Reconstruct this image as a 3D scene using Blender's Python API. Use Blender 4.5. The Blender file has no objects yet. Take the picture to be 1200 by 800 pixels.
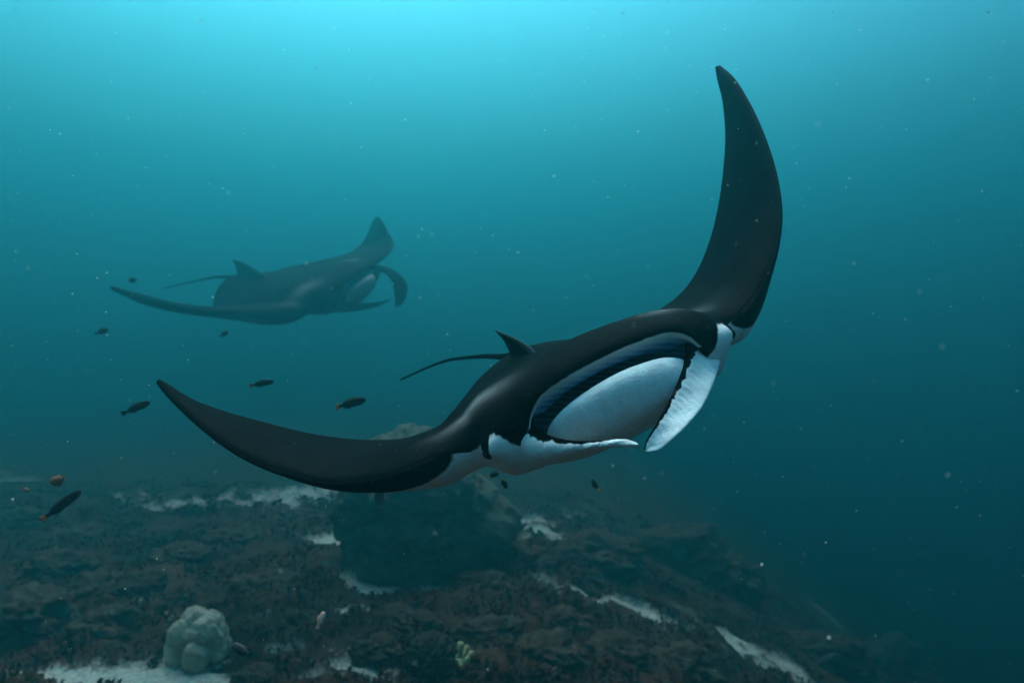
import bpy, bmesh, math, random
import numpy as np
from mathutils import Vector, Matrix

random.seed(7)
rng = np.random.default_rng(7)
scene = bpy.context.scene
C = scene.collection

# ------------------------------------------------------------------ camera
FX = 800.0 / 1200.0            # focal length as a fraction of the picture width
cam_data = bpy.data.cameras.new('camera')
cam_data.sensor_width = 36.0
cam_data.lens = 36.0 * FX
cam_data.clip_start = 0.05
cam_data.clip_end = 1000.0
cam_data.dof.use_dof = True
cam_data.dof.focus_distance = 1.5
cam_data.dof.aperture_fstop = 3.6
cam = bpy.data.objects.new('camera', cam_data)
cam.location = (0, 0, 0)
cam.rotation_euler = (math.radians(90), 0, 0)
C.objects.link(cam)
scene.camera = cam

# ------------------------------------------------------------------ light
SUN_EL = math.radians(63)
SUN_AZ = math.radians(-18)     # measured from +Y (straight ahead), negative = to the left
world = bpy.data.worlds.new('World')
scene.world = world
world.use_nodes = True
wn = world.node_tree.nodes
sky = wn.new('ShaderNodeTexSky')
sky.sky_type = 'NISHITA'
sky.sun_disc = False
sky.sun_elevation = SUN_EL
sky.sun_rotation = SUN_AZ
world.node_tree.links.new(sky.outputs[0], wn['Background'].inputs[0])
wn['Background'].inputs[1].default_value = 0.15

sun_data = bpy.data.lights.new('sun', 'SUN')
sun_data.energy = 4
sun_data.angle = math.radians(50)          # sunlight spread by the waves on the surface above
sun_data.color = (1.0, 0.97, 0.92)
sun = bpy.data.objects.new('sun', sun_data)
to_sun = Vector((math.sin(SUN_AZ) * math.cos(SUN_EL), math.cos(SUN_AZ) * math.cos(SUN_EL), math.sin(SUN_EL)))
sun.rotation_euler = to_sun.to_track_quat('Z', 'Y').to_euler()
sun.location = (0, 0, 20)
C.objects.link(sun)

scene.view_settings.view_transform = 'Standard'
scene.view_settings.look = 'None'
scene.view_settings.gamma = 1.0
scene.view_settings.use_curve_mapping = False
scene.view_settings.exposure = 2.92

cy = scene.cycles
cy.use_denoising = True
cy.max_bounces = 8
cy.diffuse_bounces = 3
cy.glossy_bounces = 2
cy.transparent_max_bounces = 8
cy.volume_bounces = 5
cy.sample_clamp_indirect = 3.0


# ------------------------------------------------------------------ helpers
def tag(o, label=None, cat=None, group=None, kind=None):
    if label: o['label'] = label
    if cat: o['category'] = cat
    if group: o['group'] = group
    if kind: o['kind'] = kind
    return o

def empty(name, loc=(0, 0, 0)):
    o = bpy.data.objects.new(name, None)
    o.empty_display_size = 0.1
    o.location = loc
    C.objects.link(o)
    return o

def mesh_obj(name, verts, faces, mat=None, parent=None, smooth=True, attrs=None):
    me = bpy.data.meshes.new(name)
    me.from_pydata([tuple(v) for v in verts], [], [tuple(f) for f in faces])
    if attrs:
        for k, a in attrs.items():
            at_ = me.attributes.new(k, 'FLOAT', 'POINT')
            at_.data.foreach_set('value', np.asarray(a, dtype=np.float32))
    if smooth:
        me.polygons.foreach_set('use_smooth', [True] * len(me.polygons))
    me.update()
    o = bpy.data.objects.new(name, me)
    if mat: me.materials.append(mat)
    C.objects.link(o)
    if parent: o.parent = parent
    return o

def ray(px, py):
    """direction through a point of the 1200 x 800 view, depth 1"""
    return np.array([(px - 600) / 800.0, 1.0, (400 - py) / 800.0])

# hash-lattice gradient noise, vectorised
_perm = rng.permutation(256)
_perm = np.concatenate([_perm, _perm, _perm])
_grad = rng.normal(size=(256, 3)); _grad /= np.linalg.norm(_grad, axis=1)[:, None]
def pnoise(p):
    p = np.asarray(p, float)
    i = np.floor(p).astype(int); f = p - i
    w = f * f * f * (f * (f * 6 - 15) + 10)
    i &= 255
    out = np.zeros(len(p))
    for dx in (0, 1):
        for dy in (0, 1):
            for dz in (0, 1):
                h = _perm[_perm[_perm[(i[:, 0] + dx) & 255] + ((i[:, 1] + dy) & 255)] + ((i[:, 2] + dz) & 255)]
                g = _grad[h]
                d = f - np.array([dx, dy, dz])
                ww = (w[:, 0] if dx else 1 - w[:, 0]) * (w[:, 1] if dy else 1 - w[:, 1]) * (w[:, 2] if dz else 1 - w[:, 2])
                out += ww * np.einsum('ij,ij->i', g, d)
    return out * 1.6
def fbm(p, oct=4, gain=0.5):
    p = np.asarray(p, float); s = 0; a = 1.0
    for k in range(oct):
        s = s + a * pnoise(p * 2.03 ** k + 17.3 * k); a *= gain
    return s

def sstep(a, b, x):
    t = np.clip((np.asarray(x, float) - a) / (b - a), 0, 1)
    return t * t * (3 - 2 * t)

# ------------------------------------------------------------------ materials
def new_mat(name):
    m = bpy.data.materials.new(name); m.use_nodes = True
    nt = m.node_tree
    return m, nt, nt.nodes['Principled BSDF']

def add(nt, t, **kw):
    n = nt.nodes.new(t)
    for k, v in kw.items():
        if k.startswith('i_'): n.inputs[k[2:].replace('_', ' ')].default_value = v
        else: setattr(n, k, v)
    return n

def noise_node(nt, scale, detail=4, rough=0.55, coord='Object', vec=None):
    tc = add(nt, 'ShaderNodeTexCoord')
    n = add(nt, 'ShaderNodeTexNoise')
    n.inputs['Scale'].default_value = scale
    n.inputs['Detail'].default_value = detail
    n.inputs['Roughness'].default_value = rough
    nt.links.new(vec if vec else tc.outputs[coord], n.inputs['Vector'])
    return n

def ramp(nt, src, stops):
    r = add(nt, 'ShaderNodeValToRGB')
    el = r.color_ramp.elements
    while len(el) < len(stops): el.new(0.5)
    for e, (p, c) in zip(el, stops):
        e.position = p; e.color = (*c, 1) if len(c) == 3 else c
    nt.links.new(src, r.inputs[0])
    return r

def mathn(nt, op, a, b=None, clamp=False):
    n = add(nt, 'ShaderNodeMath'); n.operation = op; n.use_clamp = clamp
    for i, v in enumerate((a, b)):
        if v is None: continue
        if isinstance(v, (int, float)): n.inputs[i].default_value = v
        else: nt.links.new(v, n.inputs[i])
    return n.outputs[0]

def mixc(nt, fac, a, b):
    n = add(nt, 'ShaderNodeMix'); n.data_type = 'RGBA'
    if isinstance(fac, (int, float)): n.inputs[0].default_value = fac
    else: nt.links.new(fac, n.inputs[0])
    for i, v in ((6, a), (7, b)):
        if isinstance(v, tuple): n.inputs[i].default_value = (*v, 1)
        else: nt.links.new(v, n.inputs[i])
    return n.outputs[2]

def bump(nt, b, src, strength, dist):
    n = add(nt, 'ShaderNodeBump')
    n.inputs['Strength'].default_value = strength
    n.inputs['Distance'].default_value = dist
    nt.links.new(src, n.inputs['Height'])
    nt.links.new(n.outputs[0], b.inputs['Normal'])

def attr(nt, name):
    return add(nt, 'ShaderNodeAttribute', attribute_name=name).outputs['Fac']

def skin_material():
    m, nt, b = new_mat('manta_skin')
    L = nt.links
    n1 = noise_node(nt, 34, 6, 0.7)
    n2 = noise_node(nt, 7, 3, 0.5)
    pale = attr(nt, 'pale'); lining = attr(nt, 'lining'); grey = attr(nt, 'grey')
    v = mathn(nt, 'ADD', mathn(nt, 'SUBTRACT', mathn(nt, 'MULTIPLY', pale, 1.85), 0.50), mathn(nt, 'MULTIPLY', mathn(nt, 'SUBTRACT', n1.outputs[0], 0.5), 0.28))
    v = mathn(nt, 'ADD', v, mathn(nt, 'MULTIPLY', mathn(nt, 'SUBTRACT', n2.outputs[0], 0.5), 0.35))
    n4 = noise_node(nt, 120, 3, 0.6)
    v = mathn(nt, 'ADD', v, mathn(nt, 'MULTIPLY', mathn(nt, 'SUBTRACT', n4.outputs[0], 0.5), 0.38))
    fac = ramp(nt, v, [(0.34, (0, 0, 0)), (0.72, (1, 1, 1))]).outputs[0]
    dark = ramp(nt, mathn(nt, 'ADD', mathn(nt, 'MULTIPLY', n2.outputs[0], .5), mathn(nt, 'MULTIPLY', n4.outputs[0], .5)), [(0.3, (0.0012, 0.0012, 0.0016)), (0.55, (0.003, 0.003, 0.0034)), (0.8, (0.010, 0.0098, 0.0105))]).outputs[0]
    # paler shoulder marks with the ridge highlight painted in, and scratches
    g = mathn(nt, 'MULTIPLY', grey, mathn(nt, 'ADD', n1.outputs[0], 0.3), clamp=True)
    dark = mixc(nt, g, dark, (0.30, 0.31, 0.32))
    # fine scratches and scars, long and thin, over the back
    mp = add(nt, 'ShaderNodeMapping'); mp.inputs['Scale'].default_value = (9, 9, 70); mp.inputs['Rotation'].default_value = (.4, .9, .3)
    tco = add(nt, 'ShaderNodeTexCoord'); L.new(tco.outputs['Object'], mp.inputs['Vector'])
    scn = noise_node(nt, 1.6, 5, 0.75, vec=mp.outputs[0])
    scr = ramp(nt, scn.outputs[0], [(0.66, (0, 0, 0)), (0.78, (.5, .5, .5))]).outputs[0]
    dark = mixc(nt, scr, dark, (0.10, 0.10, 0.105))
    flk = ramp(nt, noise_node(nt, 210, 2, 0.5).outputs[0], [(0.70, (0, 0, 0)), (0.76, (.7, .7, .7))]).outputs[0]
    dark = mixc(nt, flk, dark, (0.14, 0.14, 0.14))
    white = ramp(nt, n1.outputs[0], [(0.25, (0.70, 0.71, 0.68)), (0.6, (0.88, 0.88, 0.86))]).outputs[0]
    col = mixc(nt, fac, dark, white)
    w = add(nt, 'ShaderNodeTexWave'); w.bands_direction = 'Z'; w.inputs['Scale'].default_value = 26; w.inputs['Distortion'].default_value = 2.2
    tc = add(nt, 'ShaderNodeTexCoord'); L.new(tc.outputs['Object'], w.inputs['Vector'])
    lin = ramp(nt, w.outputs[0], [(0.2, (0.10, 0.25, 0.46)), (0.9, (0.24, 0.42, 0.62))]).outputs[0]
    col = mixc(nt, lining, col, lin)
    L.new(col, b.inputs['Base Color'])
    b.inputs['Roughness'].default_value = 0.55
    b.inputs['IOR'].default_value = 1.035          # skin against water, not against air
    fine = noise_node(nt, 160, 3, 0.6)
    bump(nt, b, mathn(nt, 'ADD', mathn(nt, 'MULTIPLY', fine.outputs[0], .4), n1.outputs[0]), 0.35, 0.008)
    return m

def eye_material():
    m, nt, b = new_mat('eye')
    b.inputs['Base Color'].default_value = (0.006, 0.006, 0.008, 1)
    b.inputs['Roughness'].default_value = 0.12
    return m

M_SKIN = skin_material()
M_EYE = eye_material()

def mottled(name, c0, c1, c2, scale, rough=0.85, bump_s=0.6, bump_d=0.02, detail=6):
    m, nt, b = new_mat(name)
    n = noise_node(nt, scale, detail, 0.65)
    n2 = noise_node(nt, scale * 5.3, 4, 0.6)
    s = mathn(nt, 'ADD', mathn(nt, 'MULTIPLY', n.outputs[0], 0.65), mathn(nt, 'MULTIPLY', n2.outputs[0], 0.35))
    r = ramp(nt, s, [(0.34, c0), (0.5, c1), (0.66, c2)])
    nt.links.new(r.outputs[0], b.inputs['Base Color'])
    b.inputs['Roughness'].default_value = rough
    b.inputs['Specular IOR Level'].default_value = 0.15
    bump(nt, b, s, bump_s, bump_d)
    return m

# ------------------------------------------------------------------ the water: one body of hazy water round everything
SURFACE = 20.0
def make_haze():
    x, y0, y1, z0, z1 = 95.0, -60.0, 135.0, -46.0, SURFACE
    v = [(sx * x, yy, zz) for zz in (z0, z1) for yy in (y0, y1) for sx in (-1, 1)]
    f = [(0, 2, 3, 1), (4, 5, 7, 6), (0, 1, 5, 4), (2, 6, 7, 3), (0, 4, 6, 2), (1, 3, 7, 5)]
    m = bpy.data.materials.new('hazy_water'); m.use_nodes = True
    nt = m.node_tree; nt.nodes.clear()
    out = nt.nodes.new('ShaderNodeOutputMaterial')
    pv = nt.nodes.new('ShaderNodeVolumePrincipled')
    pv.inputs['Color'].default_value = (0.032, 0.30, 0.338, 1)
    pv.inputs['Absorption Color'].default_value = (0.0, 0.0, 0.0, 1)
    pv.inputs['Density'].default_value = 0.088
    pv.inputs['Anisotropy'].default_value = 0.81
    nt.links.new(pv.outputs[0], out.inputs['Volume'])
    o = mesh_obj('haze', v, f, m, smooth=False)
    tag(o, 'hazy blue green sea water full of fine plankton', 'water', kind='stuff')
make_haze()

# ------------------------------------------------------------------ seabed
def ground_base(x, y):
    x = np.asarray(x, float); y = np.asarray(y, float)
    s = x - 0.10 * (y - 9)
    drop = 0.42 * np.log1p(np.exp(np.clip((s - 0.4) * 1.3, -30, 30))) / 1.3          # the reef slopes away to the right
    drop = drop + 0.35 * np.log1p(np.exp(np.clip((s - 5) * 1.0, -30, 30)))
    drop = 40 * np.tanh(drop / 40)
    z = -3.5 + 0.05 * np.tanh(-(x + 3) / 3) - drop
    z = z - 0.03 * np.clip(y - 9, 0, 40)
    return z

def ground_hit(px, py):
    d = ray(px, py); t = 2.0
    for _ in range(400):
        p = d * t
        if p[2] < ground_base(p[0], p[1]): break
        t += 0.05
    return d * t

# pale sand showing between the growth: view point, half width, half depth (m), strength
SAND = []
for px, py, rx, ry, st in [(150, 792, 0.62, 0.16, 1.25), (225, 775, 0.25, 0.10, 0.7), (240, 588, 1.0, 0.45, 0.72), (150, 580, 0.6, 0.3, 0.5), (355, 578, 0.8, 0.9, 0.76),
                           (390, 630, 0.28, 0.24, 1.0), (440, 682, 0.38, 0.20, 1.1), (505, 686, 0.35, 0.14, 0.8), (430, 712, 0.2, 0.08, 0.7),
                           (618, 614, 0.35, 0.5, 0.9), (600, 690, 0.5, 0.1, 0.5), (690, 698, 0.5, 0.16, 0.9), (745, 712, 0.35, 0.14, 1.1), (410, 783, 0.22, 0.12, 0.85),
                           (870, 755, 0.5, 0.3, 0.8), (920, 780, 0.5, 0.25, 0.8), (330, 770, 0.14, 0.06, 0.9), (170, 700, 0.14, 0.08, 0.8),
                           (300, 725, 0.06, 0.04, 0.9), (700, 620, 1.2, 0.9, 0.3), (370, 798, 0.2, 0.04, 1.0), (80, 603, 0.08, 0.08, 0.9), (15, 560, 1.0, 0.5, 0.4),
                           (270, 798, 0.12, 0.06, 1.0), (990, 700, 0.8, 0.8, 0.35), (205, 722, 0.08, 0.08, 1.0)]:
    p = ground_hit(px, py)
    SAND.append((p[0], p[1], rx * 1.85, ry * 1.85, st))

def sand_mask(x, y):
    m = np.zeros_like(x)
    for sx, sy, rx, ry, st in SAND:
        q = ((x - sx) / rx) ** 2 + ((y - sy) / ry) ** 2
        m = np.maximum(m, st * np.exp(-q * 0.9))
    p = np.stack([x, y, np.zeros_like(x)], -1)
    m = m + 0.46 * fbm(p * 2.6, 5, 0.66) * np.minimum(1, .55 + m * 1.4) + 0.10
    return sstep(0.20, 0.98, m)

def ground_height(x, y):
    x = np.atleast_1d(np.asarray(x, float)); y = np.atleast_1d(np.asarray(y, float))
    z = ground_base(x, y)
    sm = sand_mask(x, y)
    p = np.stack([x, y, z * 0.3], -1)
    lump = 0.20 * fbm(p * 0.85 + 3.1, 3) + 0.09 * np.abs(fbm(p * 3.1, 3)) + 0.05 * fbm(p * 8.0, 3, 0.6)
    fade = 1 / (1 + (np.hypot(x, y - 6) / 25) ** 2)
    rough = (0.025 * fbm(p * 3.0, 3) - 0.06)
    return z + (lump * (1 - sm) + rough * sm) * (0.35 + 0.65 * fade), sm

def make_seabed():
    def axis(a, b, step, lo, hi, grow=1.13):
        core = list(np.arange(a, b + 1e-6, step))
        s = step; v = a; left = []
        while v > lo:
            s *= grow; v -= s; left.append(max(v, lo))
        s = step; v = b; right = []
        while v < hi:
            s *= grow; v += s; right.append(min(v, hi))
        return np.array(left[::-1] + core + right)
    xs = axis(-9.0, 9.0, 0.055, -90, 90)
    ys = axis(4.0, 16.0, 0.055, -50, 130)
    X, Y = np.meshgrid(xs, ys)
    Z, sm = ground_height(X.ravel(), Y.ravel())
    V = np.stack([X.ravel(), Y.ravel(), Z], -1)
    nx, ny = len(xs), len(ys)
    idx = np.arange(nx * ny).reshape(ny, nx)
    F = np.stack([idx[:-1, :-1], idx[:-1, 1:], idx[1:, 1:], idx[1:, :-1]], -1).reshape(-1, 4)
    m, nt, b = new_mat('seabed')
    sa = attr(nt, 'sand')
    n = noise_node(nt, 1.7, 8, 0.68); n2 = noise_node(nt, 21, 6, 0.7); n3 = noise_node(nt, 90, 3, 0.6)
    s = mathn(nt, 'ADD', mathn(nt, 'MULTIPLY', n.outputs[0], 0.55), mathn(nt, 'MULTIPLY', n2.outputs[0], 0.45))
    big = noise_node(nt, 0.55, 3, 0.5)
    s = mathn(nt, 'ADD', s, mathn(nt, 'MULTIPLY', mathn(nt, 'SUBTRACT', big.outputs[0], 0.5), 0.45))
    growth = ramp(nt, s, [(0.32, (0.012, 0.005, 0.003)), (0.47, (0.044, 0.016, 0.009)), (0.60, (0.082, 0.034, 0.019)), (0.74, (0.15, 0.085, 0.050))]).outputs[0]
    sandc = ramp(nt, n2.outputs[0], [(0.3, (0.34, 0.33, 0.28)), (0.5, (0.52, 0.51, 0.45)), (0.68, (0.72, 0.70, 0.63))]).outputs[0]
    fac = ramp(nt, mathn(nt, 'ADD', sa, mathn(nt, 'MULTIPLY', mathn(nt, 'SUBTRACT', n2.outputs[0], 0.5), 1.7)), [(0.18, (0, 0, 0)), (1.0, (1, 1, 1))]).outputs[0]
    nt.links.new(mixc(nt, fac, growth, sandc), b.inputs['Base Color'])
    b.inputs['Roughness'].default_value = 0.95
    b.inputs['Specular IOR Level'].default_value = 0.1
    bump(nt, b, mathn(nt, 'ADD', n2.outputs[0], n3.outputs[0]), 0.8, 0.03)
    o = mesh_obj('seabed', V, F, m, attrs={'sand': sm})
    tag(o, kind='structure')
make_seabed()

# turf of brown algae on the reef: far too many tufts to count
def make_turf():
    n = 70000
    y = 3.0 + 15.0 * rng.random(n) ** 1.15
    x = (rng.random(n) * 2 - 1) * (0.95 * y + 2.0)
    z, sm = ground_height(x, y)
    dens = fbm(np.stack([x, y, 0 * x], -1) * 1.3 + 40, 3)
    keep = (sm < 0.30 + 0.25 * rng.random(n)) & (dens > -0.25)
    x, y, z, dens = x[keep], y[keep], z[keep], dens[keep]
    n = len(x)
    K = 5
    h = (0.03 + 0.07 * rng.random(n)) * (0.6 + np.maximum(0, dens))
    X, Y, Z, H, T = (np.repeat(q, K) for q in (x, y, z, h, rng.random(n)))
    a = rng.random(n * K) * 6.283; lean = .3 + .9 * rng.random(n * K); w = H * (.14 + .14 * rng.random(n * K))
    ca, sa = np.cos(a), np.sin(a)
    rows = [(X - sa * w * .5, Y + ca * w * .5, Z - .02), (X + sa * w * .5, Y - ca * w * .5, Z - .02),
            (X + ca * H * lean * .6 + sa * w, Y + sa * H * lean * .6 - ca * w, Z + H * .6), (X + ca * H * lean * .6 - sa * w, Y + sa * H * lean * .6 + ca * w, Z + H * .6),
            (X + ca * H * lean, Y + sa * H * lean, Z + H * (1 - .3 * lean))]
    V = np.stack([np.stack(r, -1) for r in rows], 1).reshape(-1, 3)
    b0 = np.arange(n * K) * 5
    F = [f for q in b0.tolist() for f in ((q, q + 1, q + 2, q + 3), (q + 3, q + 2, q + 4))]
    T = np.repeat(T, 5)
    m, nt, b = new_mat('algae_turf')
    r = ramp(nt, attr(nt, 'tone'), [(0.0, (0.013, 0.005, 0.003)), (0.6, (0.056, 0.021, 0.010)), (1.0, (0.10, 0.045, 0.022))])
    nt.links.new(r.outputs[0], b.inputs['Base Color']); b.inputs['Roughness'].default_value = 0.9
    b.inputs['Specular IOR Level'].default_value = 0.1
    o = mesh_obj('algae_turf', V, F, m, attrs={'tone': T})
    tag(o, 'brown turf of short algae covering the reef', 'algae', kind='stuff')
make_turf()

# ------------------------------------------------------------------ manta rays
def pchip(xk, Y, xq):
    """shape-keeping cubic through rows of Y"""
    xk = np.asarray(xk, float); Y = np.asarray(Y, float)
    h = np.diff(xk); d = np.diff(Y, axis=0) / h.reshape(-1, *([1] * (Y.ndim - 1)))
    m = np.zeros_like(Y)
    m[0], m[-1] = d[0], d[-1]
    for i in range(1, len(xk) - 1):
        w1, w2 = 2 * h[i] + h[i - 1], h[i] + 2 * h[i - 1]
        with np.errstate(divide='ignore', invalid='ignore'):
            hm = (w1 + w2) / (w1 / d[i - 1] + w2 / d[i])
        m[i] = np.where(d[i - 1] * d[i] > 0, hm, 0)
        m[i] = np.nan_to_num(m[i])
        # soften the stops a little: mix with the mean slope so curves stay round
        m[i] = 0.75 * m[i] + 0.25 * (d[i - 1] * h[i] + d[i] * h[i - 1]) / (h[i] + h[i - 1])
    k = np.clip(np.searchsorted(xk, xq, side='right') - 1, 0, len(xk) - 2)
    t = (xq - xk[k]) / h[k]
    sh = (-1,) + (1,) * (Y.ndim - 1)
    t = t.reshape(sh); hh = h[k].reshape(sh)
    return ((2 * t**3 - 3 * t**2 + 1) * Y[k] + (t**3 - 2 * t**2 + t) * hh * m[k] + (-2 * t**3 + 3 * t**2) * Y[k + 1] + (t**3 - t**2) * hh * m[k + 1])

def resample(pts, ts):
    pts = np.asarray(pts, float)
    s = np.concatenate([[0], np.cumsum(np.linalg.norm(np.diff(pts, axis=0), axis=1) + 1e-6)])
    s /= s[-1]
    return pchip(s, pts, np.asarray(ts))

ND, NC = 44, 26
TD = np.linspace(0, 1, ND) ** 1.5           # front to back, dense at the front
TV = 1 - TD[::-1]
TV = np.concatenate([1 - TD[::-1]])          # back to front
TC = np.linspace(0, 1, NC + 2)[1:-1]

# centre profiles in (forward, up), keyed by distance from the midline; metres
PROFILES = {
    0.00: dict(top=[(.094, .113), (.108, .121), (.100, .135), (.04, .150), (-.10, .144), (-.25, .112), (-.5, .040), (-.75, .002), (-.95, -.006), (-1.12, -.022)],
               low=[(-1.12, -.026), (-.9, -.065), (-.6, -.135), (-.3, -.168), (-.12, -.160), (.02, -.130), (.110, -.075), (.150, -.015), (.152, .036), (.132, .072), (.124, .074)],
               cav=[(.124, .074), (.112, .064), (.05, .0), (-.05, -.06), (-.2, -.09), (-.35, -.05), (-.38, .0), (-.30, .05), (-.15, .076), (-.06, .080), (.02, .070), (.050, .070), (.070, .084), (.086, .104), (.094, .113)]),
    0.11: dict(top=[(.086, .105), (.099, .113), (.091, .126), (.03, .141), (-.10, .136), (-.25, .108), (-.5, .038), (-.75, .000), (-.95, -.010), (-1.10, -.024)],
               low=[(-1.10, -.028), (-.9, -.062), (-.6, -.130), (-.3, -.164), (-.12, -.154), (.015, -.126), (.096, -.075), (.132, -.022), (.134, .022), (.116, .056), (.108, .058)],
               cav=[(.108, .058), (.096, .049), (.04, -.01), (-.05, -.06), (-.2, -.085), (-.34, -.05), (-.36, .0), (-.29, .045), (-.15, .070), (-.06, .073), (.015, .060), (.043, .060), (.063, .075), (.078, .096), (.086, .105)]),
    0.18: dict(top=[(.070, .086), (.082, .096), (.074, .109), (.015, .125), (-.10, .122), (-.25, .102), (-.5, .034), (-.75, -.002), (-.95, -.013), (-1.085, -.028)],
               low=[(-1.085, -.032), (-.9, -.060), (-.6, -.118), (-.3, -.152), (-.12, -.144), (-.01, -.118), (.052, -.082), (.086, -.042), (.092, -.006), (.080, .021), (.074, .022)],
               cav=[(.074, .022), (.062, .012), (.015, -.03), (-.05, -.06), (-.17, -.07), (-.25, -.04), (-.26, .0), (-.22, .03), (-.12, .05), (-.05, .053), (.006, .040), (.030, .040), (.048, .056), (.062, .077), (.070, .086)]),
    0.222: dict(top=[(.072, .052), (.083, .070), (.074, .092), (.01, .112), (-.10, .112), (-.25, .097), (-.5, .030), (-.75, -.004), (-.95, -.016), (-1.07, -.032)],
                low=[(-1.07, -.036), (-.9, -.060), (-.6, -.108), (-.3, -.140), (-.12, -.134), (-.03, -.112), (.014, -.085), (.036, -.06), (.050, -.034), (.048, -.024)],
                cav=[(.048, -.024), (.03, -.026), (.01, -.03), (.0, -.03), (-.015, -.025), (-.02, -.01), (-.02, .0), (-.018, .01), (-.01, .02), (.0, .025), (.01, .03), (.02, .034), (.04, .042), (.06, .048), (.072, .052)]),
    0.250: dict(top=[(.070, .008), (.074, .030), (.066, .064), (.01, .100), (-.10, .105), (-.25, .092), (-.5, .026), (-.75, -.006), (-.95, -.019), (-1.055, -.036)],
                low=[(-1.055, -.040), (-.9, -.060), (-.6, -.100), (-.3, -.128), (-.12, -.124), (-.03, -.108), (.015, -.088), (.045, -.06), (.060, -.032), (.066, -.012)],
                cav=[(.066, -.012)] + [(.066 + .004 * k / 13, -.012 + .020 * k / 13) for k in range(13)] + [(.070, .008)]),
    0.290: dict(top=[(.060, .004), (.062, .024), (.052, .052), (.0, .088), (-.10, .096), (-.24, .084), (-.5, .018), (-.75, -.008), (-.95, -.021), (-1.035, -.040)],
                low=[(-1.035, -.044), (-.9, -.060), (-.6, -.092), (-.3, -.116), (-.12, -.114), (-.03, -.102), (.015, -.084), (.042, -.058), (.054, -.030), (.058, -.012)],
                cav=[(.058, -.012)] + [(.058 + .002 * k / 13, -.012 + .016 * k / 13) for k in range(13)] + [(.060, .004)]),
    0.325: dict(top=[(.018, .0), (.019, .018), (.010, .042), (-.03, .074), (-.12, .080), (-.24, .066), (-.5, .008), (-.75, -.012), (-.92, -.024), (-1.015, -.042)],
                low=[(-1.015, -.046), (-.9, -.060), (-.6, -.086), (-.3, -.104), (-.14, -.102), (-.06, -.090), (-.02, -.074), (.004, -.050), (.014, -.026), (.017, -.012)],
                cav=[(.017, -.012)] + [(.017 + .001 * k / 13, -.012 + .012 * k / 13) for k in range(13)] + [(.018, .0)]),
    0.355: dict(top=[(-.060, -.004), (-.060, .010), (-.068, .030), (-.10, .056), (-.16, .056), (-.27, .042), (-.5, .002), (-.75, -.016), (-.92, -.027), (-.995, -.044)],
                low=[(-.995, -.048), (-.9, -.060), (-.6, -.080), (-.35, -.092), (-.2, -.090), (-.13, -.078), (-.095, -.062), (-.075, -.042), (-.064, -.022), (-.061, -.012)],
                cav=[(-.061, -.012)] + [(-.061 + .001 * k / 13, -.012 + .008 * k / 13) for k in range(13)] + [(-.060, -.004)]),
}

def wing_section(le, te, normal, thick, under=0.75, over=0.95, camber=0.0):
    """closed section of a wing: top, low and (closed) front, all in 3-D"""
    le, te, normal = map(np.asarray, (le, te, normal))
    def half(t, v, sgn):
        v = np.clip(v, 0, 1)
        th = 5 * t * (.2969 * np.sqrt(v) - .1260 * v - .3516 * v**2 + .2843 * v**3 - .1030 * v**4) + 0.0028 * np.sqrt(np.clip(v * 8, 0, 1))
        return le + (te - le) * v[:, None] + normal * (sgn * th + camber * 4 * v * (1 - v))[:, None]
    top = half(thick * over, TD, 1.0)
    low = half(thick * under, 1 - TV, -1.0)
    cav = low[-1] + (top[0] - low[-1]) * TC[:, None]
    return np.concatenate([top, low, cav])

def manta_body(right, left, samples=(120, 90, 120)):
    """right / left: wing stations outward from the head: (leading edge, trailing edge, thickness), each point (left, forward, up)"""
    rings, keys = [], []
    def centre_ring(a, sgn):
        p = PROFILES[a]
        pts = []
        for nm, ts in (('top', TD), ('low', TV), ('cav', TC)):
            q = resample(p[nm], ts)
            q[:, 1] -= .075 * (a / .355) ** 1.6 * sstep(.50, 1.02, -q[:, 0])
            pts.append(np.stack([np.full(len(q), sgn * a), q[:, 0], q[:, 1]], -1))
        return np.concatenate(pts)
    def wing_rings(st, sgn):
        out = []
        mids = [0.5 * (np.array(s[0]) + np.array(s[1])) for s in st]
        for i, (le, te, th) in enumerate(st):
            a = mids[max(i - 1, 0)]; b = mids[min(i + 1, len(st) - 1)]
            span = b - a; chord = np.array(te) - np.array(le)
            n = np.cross(span, chord)
            n /= np.linalg.norm(n) + 1e-9
            if n[2] < 0 : n = -n
            out.append(wing_section(le, te, n, th, [1.75, 1.55, 1.1, .85][i] if i < 4 else .75, [.62, .72, .85][i] if i < 3 else .95))
        return out
    rr = wing_rings(right, -1)[::-1]
    cc = [centre_ring(a, -1) for a in sorted(PROFILES)[::-1]] + [centre_ring(a, 1) for a in sorted(PROFILES)[1:]]
    ll = wing_rings(left, 1)
    keyr = np.array(rr + cc + ll)
    # parameter along the span
    step = np.linalg.norm(np.diff(keyr[:, [0, ND // 2, ND + ND // 2]], axis=0), axis=2).mean(axis=1)
    s = np.concatenate([[0], np.cumsum(step)])
    i0, i1 = len(rr), len(rr) + len(cc) - 1
    q = np.concatenate([np.linspace(s[0], s[i0], samples[0], endpoint=False), np.linspace(s[i0], s[i1], samples[1], endpoint=False), np.linspace(s[i1], s[-1], samples[2])])
    R = pchip(s, keyr, q)
    nr, npt = R.shape[:2]
    V = R.reshape(-1, 3)
    ring = np.tile(np.arange(npt), nr)
    F = []
    for i in range(nr - 1):
        for j in range(npt):
            k = (j + 1) % npt
            F.append((i * npt + j, (i + 1) * npt + j, (i + 1) * npt + k, i * npt + k))
    F.append(tuple(range(npt))); F.append(tuple(range((nr - 1) * npt, nr * npt))[::-1])
    return V, F, ring, npt

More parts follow.
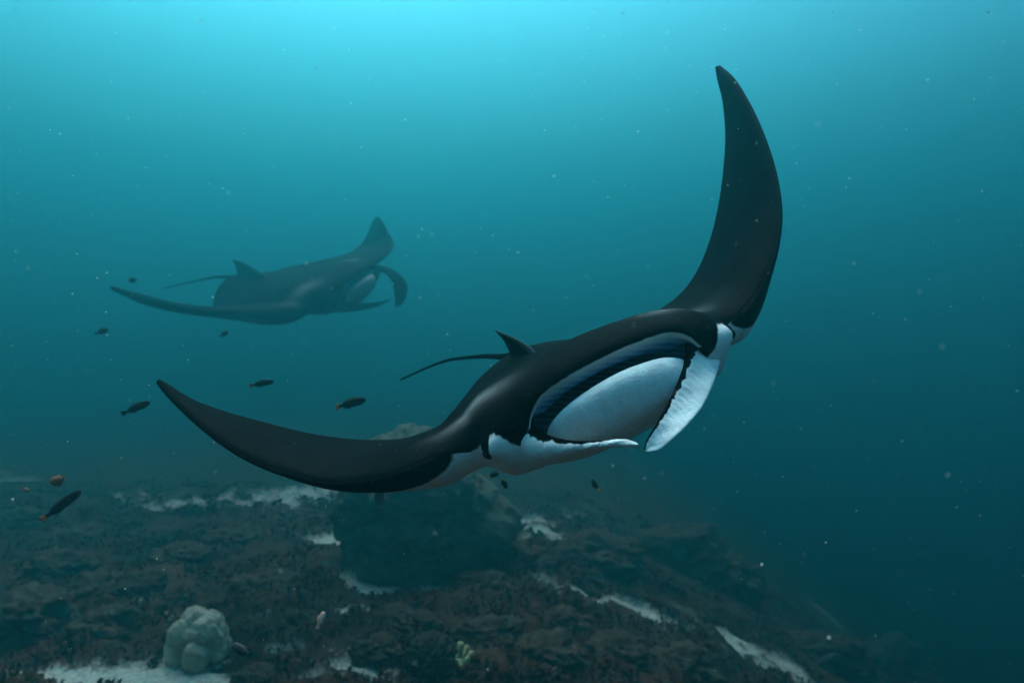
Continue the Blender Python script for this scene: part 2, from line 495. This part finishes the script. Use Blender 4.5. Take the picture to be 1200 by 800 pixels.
def paint_and_swell(V, ring, cheek_drop=0.0):
    """eye bumps, then the pale / lining / grey fields over the body"""
    V = V.copy()
    for sgn in (-1, 1):
        e = np.array([sgn * .300, .008, .006])
        d = V - e
        r = np.linalg.norm(d * np.array([1.0, 0.9, 1.0]), axis=1)
        dirn = np.array([sgn * .85, .45, .30]); dirn /= np.linalg.norm(dirn)
        outer = (ring < 2 * ND) | (np.abs(V[:, 0]) > .245)
        V = V + dirn * (0.056 * np.exp(-(r / 0.043) ** 2) * outer)[:, None]
    aL, f, u = np.abs(V[:, 0]), V[:, 1], V[:, 2]
    top = ring < ND; low = (ring >= ND) & (ring < 2 * ND); cav = ring >= 2 * ND
    pale = np.zeros(len(V)); lining = np.zeros(len(V)); grey = np.zeros(len(V))
    # underside white, dark along the trailing edge and towards the wing tips
    vfrac = np.zeros(len(V)); vfrac[low] = 1 - TV[ring[low] - ND]; vfrac[top] = TD[ring[top]]
    margin = np.interp(aL, [.40, .62, .80, 1.3], [.0, .10, .34, .60])
    pale[low] = (sstep(margin - .03 - .10 * margin, margin + .002 + .25 * margin, vfrac) * (1.0 - .9 * sstep(.66, .86, vfrac)) * (1 - .8 * sstep(.75, 1.0, aL)))[low]
    # cheeks: dark between mouth and eye, white below and round the eye
    line = np.interp(aL, [.22, .25, .285, .303, .318, .335, .347, .362, .40, .5], [-.030, -.012, .006, .036, .050, .044, .016, .0, -.012, -.03]) - cheek_drop
    ch = sstep(.026, -.022, u - line)
    zone = sstep(.215, .235, aL) * (1 - sstep(.42, .50, aL)) * sstep(-.22, -.10, f)
    pale = np.where(top & (zone > 0), np.maximum(pale, ch * zone), pale)
    # pale mottled rim on the upper lip
    lipt = top & (aL < .245)
    rim = 1 - sstep(.003, .026, vfrac)
    pale[lipt] = np.maximum(pale[lipt], .74 * rim[lipt])
    tc = np.zeros(len(V)); tc[cav] = TC[ring[cav] - 2 * ND]
    mouth = cav & (aL < .235)
    pale[mouth] = 1.0
    lining[mouth] = (sstep(.03, .10, tc) * (1 - .9 * sstep(.988, 1.0, tc)))[mouth]
    cavside = cav & ~mouth
    pale[cavside] = np.minimum(1.0, .55 * (1 - sstep(.45, .7, aL[cavside])) + 0)
    pale[cavside & (zone > 0)] = (ch * zone)[cavside & (zone > 0)]
    if cheek_drop: pale[cavside] = 0; pale = pale * .2; grey = .9 * low * (aL < .20) * (f > -.02)  # far manta: shade and haze on chin and underside painted into the skin
    g = np.exp(-((f + .20 + .55 * (aL - .34)) / .07) ** 2) * np.exp(-((aL - .32) / .10) ** 2) * top  # pale streak on the shoulder ridge, its highlight painted in
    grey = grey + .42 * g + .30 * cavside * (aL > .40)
    return V, pale, lining, grey

def sheet_loft(edge_a, edge_b, thick, n=40, m=14, flare=0.0, bulge=None):
    """closed thin fin between two edge curves"""
    ts = np.linspace(0, 1, n)
    A = resample(edge_a, ts); B = resample(edge_b, ts)
    T = np.interp(ts, np.linspace(0, 1, len(thick)), thick)
    axis = np.gradient(0.5 * (A + B), axis=0); axis /= np.linalg.norm(axis, axis=1)[:, None]
    w = B - A
    nn = np.cross(axis, w); nn /= np.linalg.norm(nn, axis=1)[:, None] + 1e-9
    V, side = [], []
    ang = np.linspace(0, 2 * math.pi, 2 * m, endpoint=False)
    for i in range(n):
        for a in ang:
            c = 0.5 - 0.5 * math.cos(a)
            off = math.sin(a) * T[i]
            bl = 0 if bulge is None else bulge * math.sin(math.pi * c) * np.linalg.norm(w[i])
            rib = (.0005 * math.sin(ts[i] * 150 + 3 * math.sin(5 * c)) + .0006 * math.sin(ts[i] * 43 + 6 * c)) * math.sin(math.pi * c)      # fine folds across the fin
            V.append(A[i] + w[i] * c + nn[i] * (off + bl + rib)); side.append(c)
    k = 2 * m; F = []
    for i in range(n - 1):
        for j in range(k):
            F.append((i * k + j, i * k + (j + 1) % k, (i + 1) * k + (j + 1) % k, (i + 1) * k + j))
    F.append(tuple(range(k))[::-1]); F.append(tuple(range((n - 1) * k, n * k)))
    return np.array(V), F, np.array(side), np.repeat(ts, k)

def tube(path, radii, n=40, k=10):
    ts = np.linspace(0, 1, n)
    P = resample(path, ts); Rr = np.interp(ts, np.linspace(0, 1, len(radii)), radii)
    t = np.gradient(P, axis=0); t /= np.linalg.norm(t, axis=1)[:, None]
    up = np.array([0.13, 0.21, 0.97])
    V = []
    for i in range(n):
        a = np.cross(t[i], up); a /= np.linalg.norm(a); b = np.cross(t[i], a)
        for j in range(k):
            th = 2 * math.pi * j / k
            V.append(P[i] + Rr[i] * (math.cos(th) * a + math.sin(th) * b))
    F = [(i * k + j, (i + 1) * k + j, (i + 1) * k + (j + 1) % k, i * k + (j + 1) % k) for i in range(n - 1) for j in range(k)]
    F.append(tuple(range(k))); F.append(tuple(range((n - 1) * k, n * k))[::-1])
    return np.array(V), F

def make_manta(frame, origin, right, left, ceph, dorsal, tail, label, scale=1.0, samples=(120, 90, 120), lobe_shade=0.0, cheek_drop=0.0):
    """frame: rows left, forward, up in world axes"""
    fr = np.array(frame, float)
    V, F, ring, npt = manta_body(right, left, samples)
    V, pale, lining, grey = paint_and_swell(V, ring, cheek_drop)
    eyes = []
    for sgn in (-1, 1):
        look = np.array([sgn * .90, .26, -.36]); look /= np.linalg.norm(look)
        near = np.where(np.linalg.norm(V - np.array([sgn * .32, .03, 0]), axis=1) < .075)[0]
        best = V[near[np.argmax(V[near] @ look)]]
        eyes.append(best - look * .0075)
        pale = pale - .55 * np.exp(-(np.linalg.norm(V - best, axis=1) / .015) ** 2)
    allV, allF, P, Lg, G = [V], list(F), [pale], [lining], [grey]
    off = len(V)
    def put(v, f, p, g=None):
        nonlocal off
        allV.append(v); allF.extend(tuple(i + off for i in q) for q in f)
        P.append(p); Lg.append(np.zeros(len(v))); G.append(np.zeros(len(v)) if g is None else g)
        off += len(v)
    for (ea, eb, th, bl) in ceph:
        v, f, c, t = sheet_loft(ea, eb, th, 130, 18, bulge=bl)
        n_ = fbm(v * 60, 3)
        edge = .11 + .16 * (1 - sstep(.10, .45, t)) + lobe_shade  # far manta: shaded faces of the lobes painted dark
        put(v, f, .95 * sstep(edge - .09, edge + .10, c + .07 * n_) + .35 * (c < .02) * (t > .3))
    v, f, c, t = sheet_loft(*dorsal, n=24, m=10)
    put(v, f, np.zeros(len(v)), .25 * (c < .1))
    v, f = tube(tail, [.020, .013, .010, .008, .007, .006, .006, .005], 44, 8)
    put(v, f, np.zeros(len(v)))
    V = np.concatenate(allV) * scale
    W = V @ fr
    base = empty('manta_ray', tuple(origin))
    tag(base, label, 'manta ray', 'manta rays')
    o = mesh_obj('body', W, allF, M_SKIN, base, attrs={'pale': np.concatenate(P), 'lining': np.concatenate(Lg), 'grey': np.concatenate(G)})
    bm = bmesh.new(); bm.from_mesh(o.data); bmesh.ops.recalc_face_normals(bm, faces=bm.faces); bm.to_mesh(o.data); bm.free()
    for sgn in (-1, 1):
        e = eyes[(sgn + 1) // 2] * scale
        bm = bmesh.new(); bmesh.ops.create_icosphere(bm, subdivisions=3, radius=.0150 * scale)
        me = bpy.data.meshes.new('eye'); bm.to_mesh(me); bm.free()
        me.polygons.foreach_set('use_smooth', [True] * len(me.polygons)); me.materials.append(M_EYE)
        eo = bpy.data.objects.new('eye', me); C.objects.link(eo); eo.parent = base
        eo.location = tuple(e @ fr)
    return base

# --- near manta: body axes in world (x right, y away, z up); view coordinates (X, Yup, Zdepth) -> (X, Zdepth, Yup)
def orth(fwd, left_):
    f = np.array(fwd, float); f /= np.linalg.norm(f)
    l = np.array(left_, float); l -= f * (l @ f); l /= np.linalg.norm(l)
    u = np.cross(f, l)
    if u[2] < 0: u = -u
    return np.array([l, f, u])
FR1 = orth((0.22, -0.97, -0.10), (0.90, 0.16, 0.42))
S1 = 0.8
O1 = np.array([0.25, 1.75, -0.13]) * S1

def body_at(px, py, fwd, FR=FR1, O=O1, sc=1.0):
    """body coordinates of the point that stands at forward station fwd on the sight line"""
    d = ray(px, py)
    t = (fwd * sc + O @ FR[1]) / (d @ FR[1])
    return tuple((FR @ (d * t - O)) / sc)

B = lambda px, py, f: body_at(px, py, f, FR1, O1, S1)
right1 = [(B(515, 535, -.115), B(517, 499, -.965), .125),
          (B(470, 553, -.16), B(486, 511, -.93), .105),
          (B(400, 566.5, -.235), B(440, 516, -.895), .085),
          (B(330, 553, -.33), B(372, 510, -.87), .070),
          (B(280, 532, -.43), B(312, 496, -.86), .058),
          (B(240, 503, -.55), B(262, 482, -.87), .048),
          (B(208, 473, -.68), B(222, 467, -.875), .036),
          (B(190, 453, -.80), B(195, 452, -.885), .024),
          (B(184, 446, -.86), B(185, 446, -.875), .010)]
left1 = [(B(868, 367, -.115), B(770, 365, -.985), .125),
         (B(884, 350, -.15), B(793, 349, -.95), .105),
         (B(900, 318, -.20), B(815, 322, -.915), .090),
         (B(911, 285, -.255), B(832, 283, -.89), .078),
         (B(915, 248, -.32), B(843, 238, -.87), .068),
         (B(908, 200, -.42), B(849, 192, -.865), .058),
         (B(893, 155, -.53), B(850.5, 152, -.87), .048),
         (B(875, 117, -.65), B(847, 117, -.875), .038),
         (B(856, 88, -.78), B(841, 92, -.885), .026),
         (B(843, 77, -.86), B(839, 79, -.89), .010)]
ceph1 = [  # animal's right lobe, seen on edge; then its left lobe, turned broadside
    ([B(612, 470, -.02), B(619, 484, .03), B(633, 504, .09), B(660, 514.5, .15), B(700, 516, .215), B(730, 513.5, .265), B(744, 516, .29), B(749, 520, .30)],
     [B(600, 546, -.05), B(606, 546, .0), B(626, 543, .06), B(655, 536, .13), B(692, 527, .20), B(724, 523.5, .26), B(741, 524, .29), B(748.5, 522.5, .30)], [.040, .032, .020, .013, .009, .007, .006, .003], 0.10),
    ([B(812, 380, -.03), B(806, 390, .02), B(804, 414, .07), B(797, 440, .12), B(783, 471, .18), B(766, 501, .245), B(757, 517, .27), B(755, 526, .28)],
     [B(844, 392, -.06), B(850, 404, .0), B(842, 430, .06), B(834, 454, .12), B(819, 482, .18), B(797, 506, .235), B(775, 525, .265), B(758, 530, .28)], [.024, .030, .024, .016, .011, .008, .006, .003], 0.16)]
dorsal1 = ([B(634, 420, -.80), B(624, 409, -.84), B(603, 396, -.92), B(581, 387.5, -1.0)],
           [B(600, 428, -1.0), B(597, 412, -1.0), B(591, 400, -1.01), B(580, 387, -1.005)], [.014, .011, .007, .002])
tail1 = [(-.0, -1.05, -.022), B(600, 417, -1.10), B(565, 417.5, -1.30), B(530, 421, -1.52), B(500, 431, -1.75), B(480, 440, -1.92), B(470, 444.5, -2.0)]
make_manta(FR1, O1, right1, left1, ceph1, dorsal1, tail1,
           'large black manta ray with white belly gliding mouth open, one wing raised high', S1)

# --- far manta, seen from its right side
FR2 = orth((0.94, -0.32, -0.11), (0.35, 0.83, 0.43))
O2 = np.array([-1.245, 5.3, 0.43]) * 1.7
S2 = 1.06 * 1.7
B2 = lambda px, py, f: body_at(px, py, f, FR2, O2, S2)
FW = [(-.115, -.985, .125), (-.16, -.95, .105), (-.235, -.91, .085), (-.33, -.88, .07), (-.43, -.87, .058), (-.55, -.87, .048), (-.68, -.88, .036), (-.78, -.885, .024), (-.84, -.87, .010)]
def far_wing(sgn, ls, us, ud, fwd=0.0):
    return [((sgn * l, a + fwd * (l - .42) / .68, u), (sgn * l * .995, b + fwd * (l - .42) / .68, u + dv), th) for l, u, dv, (a, b, th) in zip(ls, us, ud, FW)]
right2 = far_wing(-1, [.42, .52, .66, .80, .93, 1.05, 1.14, 1.19, 1.21], [-.01, .01, .05, .10, .16, .23, .31, .36, .39], [-.10, -.09, -.075, -.055, -.03, -.01, 0, 0, 0])
left2 = far_wing(1, [.42, .52, .64, .76, .87, .96, 1.03, 1.08, 1.10], [-.01, .0, .0, .0, .01, .03, .08, .14, .18], [-.10, -.10, -.095, -.09, -.085, -.06, -.03, 0, 0], .47)
ceph2 = [([(-.235, .03, .04), (-.245, .10, .0), (-.20, .19, -.03), (-.12, .27, -.05), (-.03, .33, -.06)],
          [(-.32, .0, -.07), (-.30, .08, -.075), (-.24, .17, -.08), (-.14, .26, -.085), (-.03, .335, -.065)], [.02, .016, .011, .008, .003], 0.10),
         ([(.235, .03, .075), (.255, .11, .05), (.215, .20, .0), (.13, .27, -.06), (.06, .31, -.11), (.03, .325, -.145)],
          [(.32, .0, .03), (.335, .13, .02), (.31, .26, -.04), (.20, .34, -.10), (.09, .35, -.145), (.03, .33, -.15)], [.03, .024, .018, .012, .004], 0.10)]
dorsal2 = ([(.0, -.76, .0), (.0, -.86, .07), (.0, -.95, .11), (.0, -1.02, .125)], [(.0, -1.06, -.03), (.0, -1.03, .02), (.0, -1.03, .08), (.0, -1.05, .12)], [.014, .011, .007, .002])
tail2 = [(0, -1.05, -.022), (.0, -1.2, -.03), (-.01, -1.4, -.07), (-.02, -1.6, -.12), (-.03, -1.8, -.17)]
make_manta(FR2, O2, right2, left2, ceph2, dorsal2, tail2,
           'distant manta ray fading into the blue haze, swimming sideways', S2, (70, 70, 70), .95, .05)

# ------------------------------------------------------------------ corals and rocks
_ico = {}
def ico(sub):
    if sub not in _ico:
        bm = bmesh.new(); bmesh.ops.create_icosphere(bm, subdivisions=sub, radius=1.0)
        v = np.array([x.co[:] for x in bm.verts]); f = [tuple(x.index for x in q.verts) for q in bm.faces]; bm.free()
        _ico[sub] = (v, f)
    return _ico[sub]

def lobed(sub, lobes, core, k=0.02):
    """star-shaped union of balls: lobes = [(centre, radius)]"""
    d, f = ico(sub)
    r = np.full(len(d), core, float)
    for c, rad in lobes:
        c = np.asarray(c); b = d @ c; q = b * b - (c @ c - rad * rad)
        t = np.where(q > 0, b + np.sqrt(np.maximum(q, 0)), 0)
        h = np.clip(.5 + .5 * (t - r) / k, 0, 1)
        r = r * (1 - h) + t * h + k * h * (1 - h)
    return d * r[:, None], f

def set_thing(name, v, f, mat, loc, label, cat, group=None):
    o = mesh_obj(name, v, f, mat)
    o.location = tuple(loc)
    return tag(o, label, cat, group)

M_PALE = mottled('pale_coral', (0.24, 0.19, 0.13), (0.40, 0.33, 0.24), (0.56, 0.48, 0.37), 9, bump_s=.6, bump_d=.015)
M_BOM = mottled('boulder_coral', (0.035, 0.030, 0.022), (0.075, 0.067, 0.048), (0.13, 0.118, 0.085), 3.5, bump_s=.8, bump_d=.04)
M_ROCK = mottled('reef_rock', (0.016, 0.009, 0.005), (0.044, 0.024, 0.014), (0.092, 0.060, 0.037), 6, bump_s=.9, bump_d=.03)
M_YEL = mottled('yellow_coral', (0.24, 0.22, 0.10), (0.42, 0.40, 0.20), (0.58, 0.55, 0.32), 22, bump_s=.5, bump_d=.008)
M_DARK = mottled('dark_coral', (0.015, 0.014, 0.012), (0.032, 0.030, 0.025), (0.06, 0.055, 0.045), 25)

def sit(px, py):
    p = ground_hit(px, py)
    z, _ = ground_height(p[0], p[1])
    return np.array([p[0], p[1], z[0]])

# pale lumpy coral head
p = sit(230, 772)
k = p[1] / 800
lob = []
rc = np.random.default_rng(12)
for i in range(34):
    a = rc.normal(size=3); a /= np.linalg.norm(a); a[2] = abs(a[2]) * 1.2 - .35
    lob.append((a * np.array([.115, .115, .115]) * (0.85 + .3 * rc.random()), .045 + .035 * rc.random()))
v, f = lobed(6, lob, .10, .009)
v = v + np.stack([.014 * fbm(v * 9 + 5, 2), 0 * v[:, 0], .012 * fbm(v * 9 + 9, 2)], -1)
lo, hi = v.min(axis=0), v.max(axis=0)
v = (v - (lo + hi) / 2) * np.array([74 * k / (hi[0] - lo[0]), 70 * k / (hi[1] - lo[1]), 70 * k / (hi[2] - lo[2])])
v = v + (v / np.linalg.norm(v, axis=1)[:, None]) * (fbm(v * 14, 4) * .014)[:, None]
set_thing('coral_head', v, f, M_PALE, p + np.array([0, .05, 26 * k]), 'pale lumpy coral head standing beside bright sand', 'coral')

# tall boulder coral behind the near manta
p = sit(480, 676)
k = p[1] / 800
lob = [((0, 0, .30), .80), ((-.30, 0, .55), .50), ((.25, .1, .42), .55), ((-.30, -.1, .0), .62), ((.35, .1, -.1), .70), ((.0, 0, -.5), .85), ((.75, .2, -.45), .55)]
for i in range(90):
    a = rng.normal(size=3); a /= np.linalg.norm(a); a[2] = a[2] * .9 + .30
    lob.append((a * np.array([.72, .70, .80]) * (.9 + .2 * rng.random()) + np.array([0, 0, .05]), .09 + .15 * rng.random()))
v, f = lobed(6, lob, .6, .07)
nrm = v / np.linalg.norm(v, axis=1)[:, None]
v = v + nrm * (fbm(v * 2.2, 4) * .11 + np.abs(fbm(v * 6.0, 4)) * .06 + fbm(v * 16, 3) * .02)[:, None]
yb = p[1] + .75                                   # real extent: 1.9 m wide and as tall as the sight lines over the wing allow
lo, hi = v.min(axis=0), v.max(axis=0)
x0, x1, zt = (390 - 600) / 800 * yb, (612 - 600) / 800 * yb, (400 - 496) / 800 * yb
sx = (x1 - x0) / (hi[0] - lo[0]); zb = p[2] - .5
v = np.stack([(v[:, 0] - lo[0]) * sx, v[:, 1] * sx, (v[:, 2] - lo[2]) * (zt - zb) / (hi[2] - lo[2])], -1)
hh = v[:, 2] / v[:, 2].max(); xm = v[:, 0].mean()
v[:, 0] = xm + (v[:, 0] - xm) * (1.04 - .42 * hh ** 3)          # domed top
set_thing('boulder_coral', v, f, M_BOM, (x0, yb, zb), 'huge rounded boulder coral rising from the reef behind the near manta', 'coral')

# small yellow coral
p = sit(541, 782); k = p[1] / 800
lob = []
for i in range(30):
    a = rc.normal(size=3); a /= np.linalg.norm(a); a[2] = abs(a[2])
    lob.append((a * .055 * (0.7 + .6 * rc.random()), .010 + .011 * rc.random()))
v, f = lobed(5, lob, .026, .003)
set_thing('yellow_coral', v * np.array([13 * k / .07, 13 * k / .07, 22 * k / .075]), f, M_YEL, p + np.array([0, 0, .015]), 'small yellow green knobbly coral on the dark reef', 'coral')

# dark round bushy coral: a dome set with blunt fingers
p = sit(505, 782); k = p[1] / 800
d, f = ico(5)
nn = np.abs(fbm(d * 9, 2)); r = .8 + .35 * sstep(.0, .5, nn) + .08 * fbm(d * 20, 2)
v = d * r[:, None] * (28 * k)
set_thing('round_coral', v, f, M_DARK, p + np.array([0, .05, 18 * k]), 'dark round bushy coral beside the small yellow coral', 'coral')

# algae-grown rocks and coral lumps over the reef
rock_spots = [(110, 690, 48, 26), (165, 690, 36, 22), (60, 668, 46, 24), (210, 660, 40, 18), (30, 735, 60, 36), (120, 740, 44, 24), (310, 690, 44, 20), (350, 740, 36, 22),
              (265, 640, 40, 14), (90, 625, 44, 14), (470, 735, 46, 20), (570, 740, 50, 22), (640, 770, 52, 26), (720, 765, 46, 24), (800, 790, 50, 26), (660, 735, 34, 16),
              (700, 655, 60, 30), (790, 655, 70, 42), (850, 690, 50, 30), (960, 770, 60, 34), (1040, 790, 70, 40), (350, 605, 30, 10), (180, 625, 34, 12), (20, 610, 40, 16), (620, 668, 36, 16), (560, 690, 40, 18), (440, 770, 34, 16), (300, 795, 30, 16)]
for i, (px, py, hw, hh) in enumerate(rock_spots):
    p = sit(px, py); k = p[1] / 800
    d, f = ico(5)
    o3 = np.array([i * 3.7, i * 1.9, 0])
    r = .80 + .28 * fbm(d * 1.5 + o3, 3) + .20 * np.abs(fbm(d * 4.5 + o3, 3)) + .10 * np.abs(fbm(d * 12 + o3, 3)) + .03 * fbm(d * 26 + o3, 2)
    v = d * r[:, None] * np.array([hw * k, hw * k * .8, hh * k * 1.1])
    label = {7: 'dark algae grown rock beside the pale pink fish', 10: 'dark rock on the reef just below the boulder coral',
             9: 'dark flat rock near the orange brown fish', 16: 'dark mound between boulder coral and the reef edge', 17: 'tall dark rock at the brink where the reef slopes away',
             19: 'dark rock on the lower slope beside a strip of sand', 26: 'low dark rock beside the dark round bushy coral', 27: 'low dark rock by the sand near the grey fish',
             12: 'dark rock near the small yellow green coral'}.get(i, 'dark brown algae grown rock on the reef')
    set_thing('reef_rock', v, f, M_ROCK, p + np.array([0, .05, -.15 * hh * k]), label, 'rock', 'algae grown rocks of the reef')

# ------------------------------------------------------------------ reef fish
def fish_material(name, body, belly, tail, spec=.4):
    m, nt, b = new_mat(name)
    n = noise_node(nt, 60, 3)
    up = attr(nt, 'back'); tl = attr(nt, 'tail')
    col = mixc(nt, up, belly, body)
    col = mixc(nt, tl, col, tail)
    sh = ramp(nt, n.outputs[0], [(0.3, (.75, .75, .75)), (0.7, (1.1, 1.1, 1.1))])
    mul = add(nt, 'ShaderNodeMix'); mul.data_type = 'RGBA'; mul.blend_type = 'MULTIPLY'; mul.inputs[0].default_value = 1
    nt.links.new(col, mul.inputs[6]); nt.links.new(sh.outputs[0], mul.inputs[7])
    nt.links.new(mul.outputs[2], b.inputs['Base Color'])
    b.inputs['Roughness'].default_value = .4; b.inputs['IOR'].default_value = 1.1
    return m
M_F_DARK = fish_material('dark_fish', (.008, .008, .010), (.016, .015, .014), (.42, .14, .04))
M_F_BLACK = fish_material('plain_dark_fish', (.010, .010, .012), (.020, .020, .018), (.015, .015, .016))
M_F_ORANGE = fish_material('orange_fish', (.30, .10, .04), (.45, .18, .07), (.50, .20, .06))
M_F_PINK = fish_material('pink_fish', (.62, .28, .20), (.75, .55, .48), (.60, .34, .26))
M_F_GREY = fish_material('grey_fish', (.05, .05, .055), (.10, .09, .09), (.010, .012, .025))
M_F_YEL = fish_material('yellow_tailed_fish', (.010, .012, .012), (.02, .02, .018), (.55, .38, .04))

def make_fish(px, py, length_px, angle, depth, mat, label, deep=.26, yaw=25, group='small reef fish'):
    """swims in the direction `angle` (degrees above image right) turned by yaw out of the view plane"""
    ln = length_px * depth / 800 / max(.45, math.cos(math.radians(yaw)))
    n, m = 22, 14
    V, F, back, tl = [], [], [], []
    xs = np.linspace(0, 1, n)
    for i, x in enumerate(xs):
        t = x / .80
        if x <= .80:
            h = deep * .5 * (math.sin(math.pi * min(1, t ** .72)) ** .75) + .030 * sstep(.3, .8, x) + .006
            w = h * (.50 - .18 * x)
        else:
            g = (x - .80) / .20
            h = .034 + (deep * .42 - .034) * (g ** .8) ; w = .010 * (1 - g) + .002
        bend = .03 * math.sin(3.2 * x)
        for j in range(m):
            a = 2 * math.pi * j / m
            V.append(((.45 - x) * ln, (math.cos(a) * w + bend) * ln, math.sin(a) * h * ln))
            back.append(.5 + .5 * math.sin(a)); tl.append(float(sstep(.85, .92, x)))
    for i in range(n - 1):
        for j in range(m):
            F.append((i * m + j, (i + 1) * m + j, (i + 1) * m + (j + 1) % m, i * m + (j + 1) % m))
    F.append(tuple(range(m))); F.append(tuple(range((n - 1) * m, n * m))[::-1])
    def blade(poly, thick, bk):     # a thin fin grown out of the body
        b0 = len(V); q = len(poly)
        for s in (-1, 1):
            for (x, z, yo) in poly:
                V.append(((.45 - x) * ln, (s * thick + yo) * ln, z * ln)); back.append(bk); tl.append(0.0)
        F.append(tuple(range(b0, b0 + q))[::-1]); F.append(tuple(range(b0 + q, b0 + 2 * q)))
        for j in range(q):
            k2 = (j + 1) % q
            F.append((b0 + j, b0 + k2, b0 + q + k2, b0 + q + j))
    hd = deep * .5
    blade([(.25, hd * .80, .02), (.33, hd * 1.28, .02), (.55, hd * 1.22, .03), (.74, hd * .75, .03), (.76, .02, .02)], .004, 1)
    blade([(.45, -hd * .6, .03), (.55, -hd * 1.22, .03), (.72, -hd * .8, .03), (.76, -.02, .02)], .004, 0)
    for s in (-1, 1):
        blade([(.26, -.01, s * hd * .5), (.36, .02, s * (hd * .5 + .05)), (.40, -.04, s * (hd * .5 + .06)), (.30, -.05, s * hd * .5)], .003, .3)
    loc = ray(px, py) * depth
    root = empty('reef_fish', tuple(loc))
    tag(root, label, 'fish', group)
    rot = Matrix.Rotation(math.radians(-angle), 4, 'Y') @ Matrix.Rotation(math.radians(yaw), 4, 'Z')
    root.matrix_world = Matrix.Translation(Vector(loc)) @ rot
    mesh_obj('body', V, F, mat, root, attrs={'back': back, 'tail': tl})
    for s in (-1, 1):
        bm = bmesh.new(); bmesh.ops.create_icosphere(bm, subdivisions=2, radius=.018 * ln)
        me = bpy.data.meshes.new('eye'); bm.to_mesh(me); bm.free(); me.materials.append(M_EYE)
        eo = bpy.data.objects.new('eye', me); C.objects.link(eo); eo.parent = root
        eo.location = ((.45 - .12) * ln, s * deep * .19 * ln, deep * .12 * ln)

make_fish(413, 472, 33, 14, 2.7, M_F_DARK, 'dark slender fish with orange tail above the near wing', .26)
make_fish(308, 449, 25, 11, 3.2, M_F_DARK, 'smaller dark fish with a faint orange tail over the wing tip', .24)
make_fish(161, 477, 29, 26, 3.0, M_F_BLACK, 'plain dark fish beside the drooping wing tip', .26)
make_fish(74, 590, 45, 42, 2.5, M_F_DARK, 'long dark fish with orange tail climbing over the brown reef', .20)
make_fish(67, 563, 27, 197, 3.2, M_F_ORANGE, 'orange brown oval fish near the long dark fish', .36)
make_fish(31, 574, 10, 170, 4.0, M_F_ORANGE, 'tiny orange fish low over the brown reef', .38)
make_fish(376, 725, 19, 70, 3.4, M_F_PINK, 'pale pink fish swimming upright over the dark reef', .34, 20)
make_fish(282, 761, 29, 168, 3.8, M_F_GREY, 'grey fish with black tail beside the pale coral head', .34)
make_fish(445, 580, 27, 95, 4.2, M_F_BLACK, 'dark fish hanging head up in front of the boulder coral', .30, 35)
make_fish(579, 556, 13, 10, 3.6, M_F_YEL, 'small dark fish with yellow tail right under the white belly', .40)
make_fish(591, 567, 14, -60, 3.6, M_F_YEL, 'small dark yellow tailed fish diving under the white belly', .36)
make_fish(697, 567, 14, 125, 3.4, M_F_YEL, 'small dark fish in open water under the curled mouth lobes', .34)
make_fish(155, 328, 13, 175, 5.5, M_F_BLACK, 'tiny dark fish above the tail of the distant manta', .40)
make_fish(120, 388, 13, 25, 5.5, M_F_BLACK, 'tiny dark fish below the wing of the distant manta', .42)
make_fish(263, 391, 10, 40, 5.8, M_F_BLACK, 'tiny faint fish below the body of the distant manta', .42)

# ------------------------------------------------------------------ drifting specks of plankton
def make_snow():
    n = 3600
    y = .45 + 5.0 * rng.random(n) ** 1.2
    x = (rng.random(n) * 2 - 1) * (.8 * y + .2)
    z = (rng.random(n) * 2 - 1) * (.55 * y + .2) + .1
    base = np.array([(1, 0, 0), (-1, 0, 0), (0, 1, 0), (0, -1, 0), (0, 0, 1), (0, 0, -1)], float)
    fs = [(0, 2, 4), (2, 1, 4), (1, 3, 4), (3, 0, 4), (2, 0, 5), (1, 2, 5), (3, 1, 5), (0, 3, 5)]
    V, F = [], []
    for i in range(n):
        r = .0005 + .0013 * random.random() ** 3
        r *= min(1, y[i] / 1.2) ** .5
        q, _ = np.linalg.qr(rng.normal(size=(3, 3)))
        b = len(V)
        V += list((base * np.array([1, .7, .6 + .8 * random.random()])) @ q * r + np.array([x[i], y[i], z[i]]))
        F += [tuple(b + t for t in ff) for ff in fs]
    m, nt, b = new_mat('plankton')
    b.inputs['Base Color'].default_value = (.75, .75, .70, 1); b.inputs['Roughness'].default_value = .8
    o = mesh_obj('plankton_specks', V, F, m, smooth=False)
    tag(o, 'pale plankton specks drifting in the water', 'plankton', kind='stuff')
make_snow()
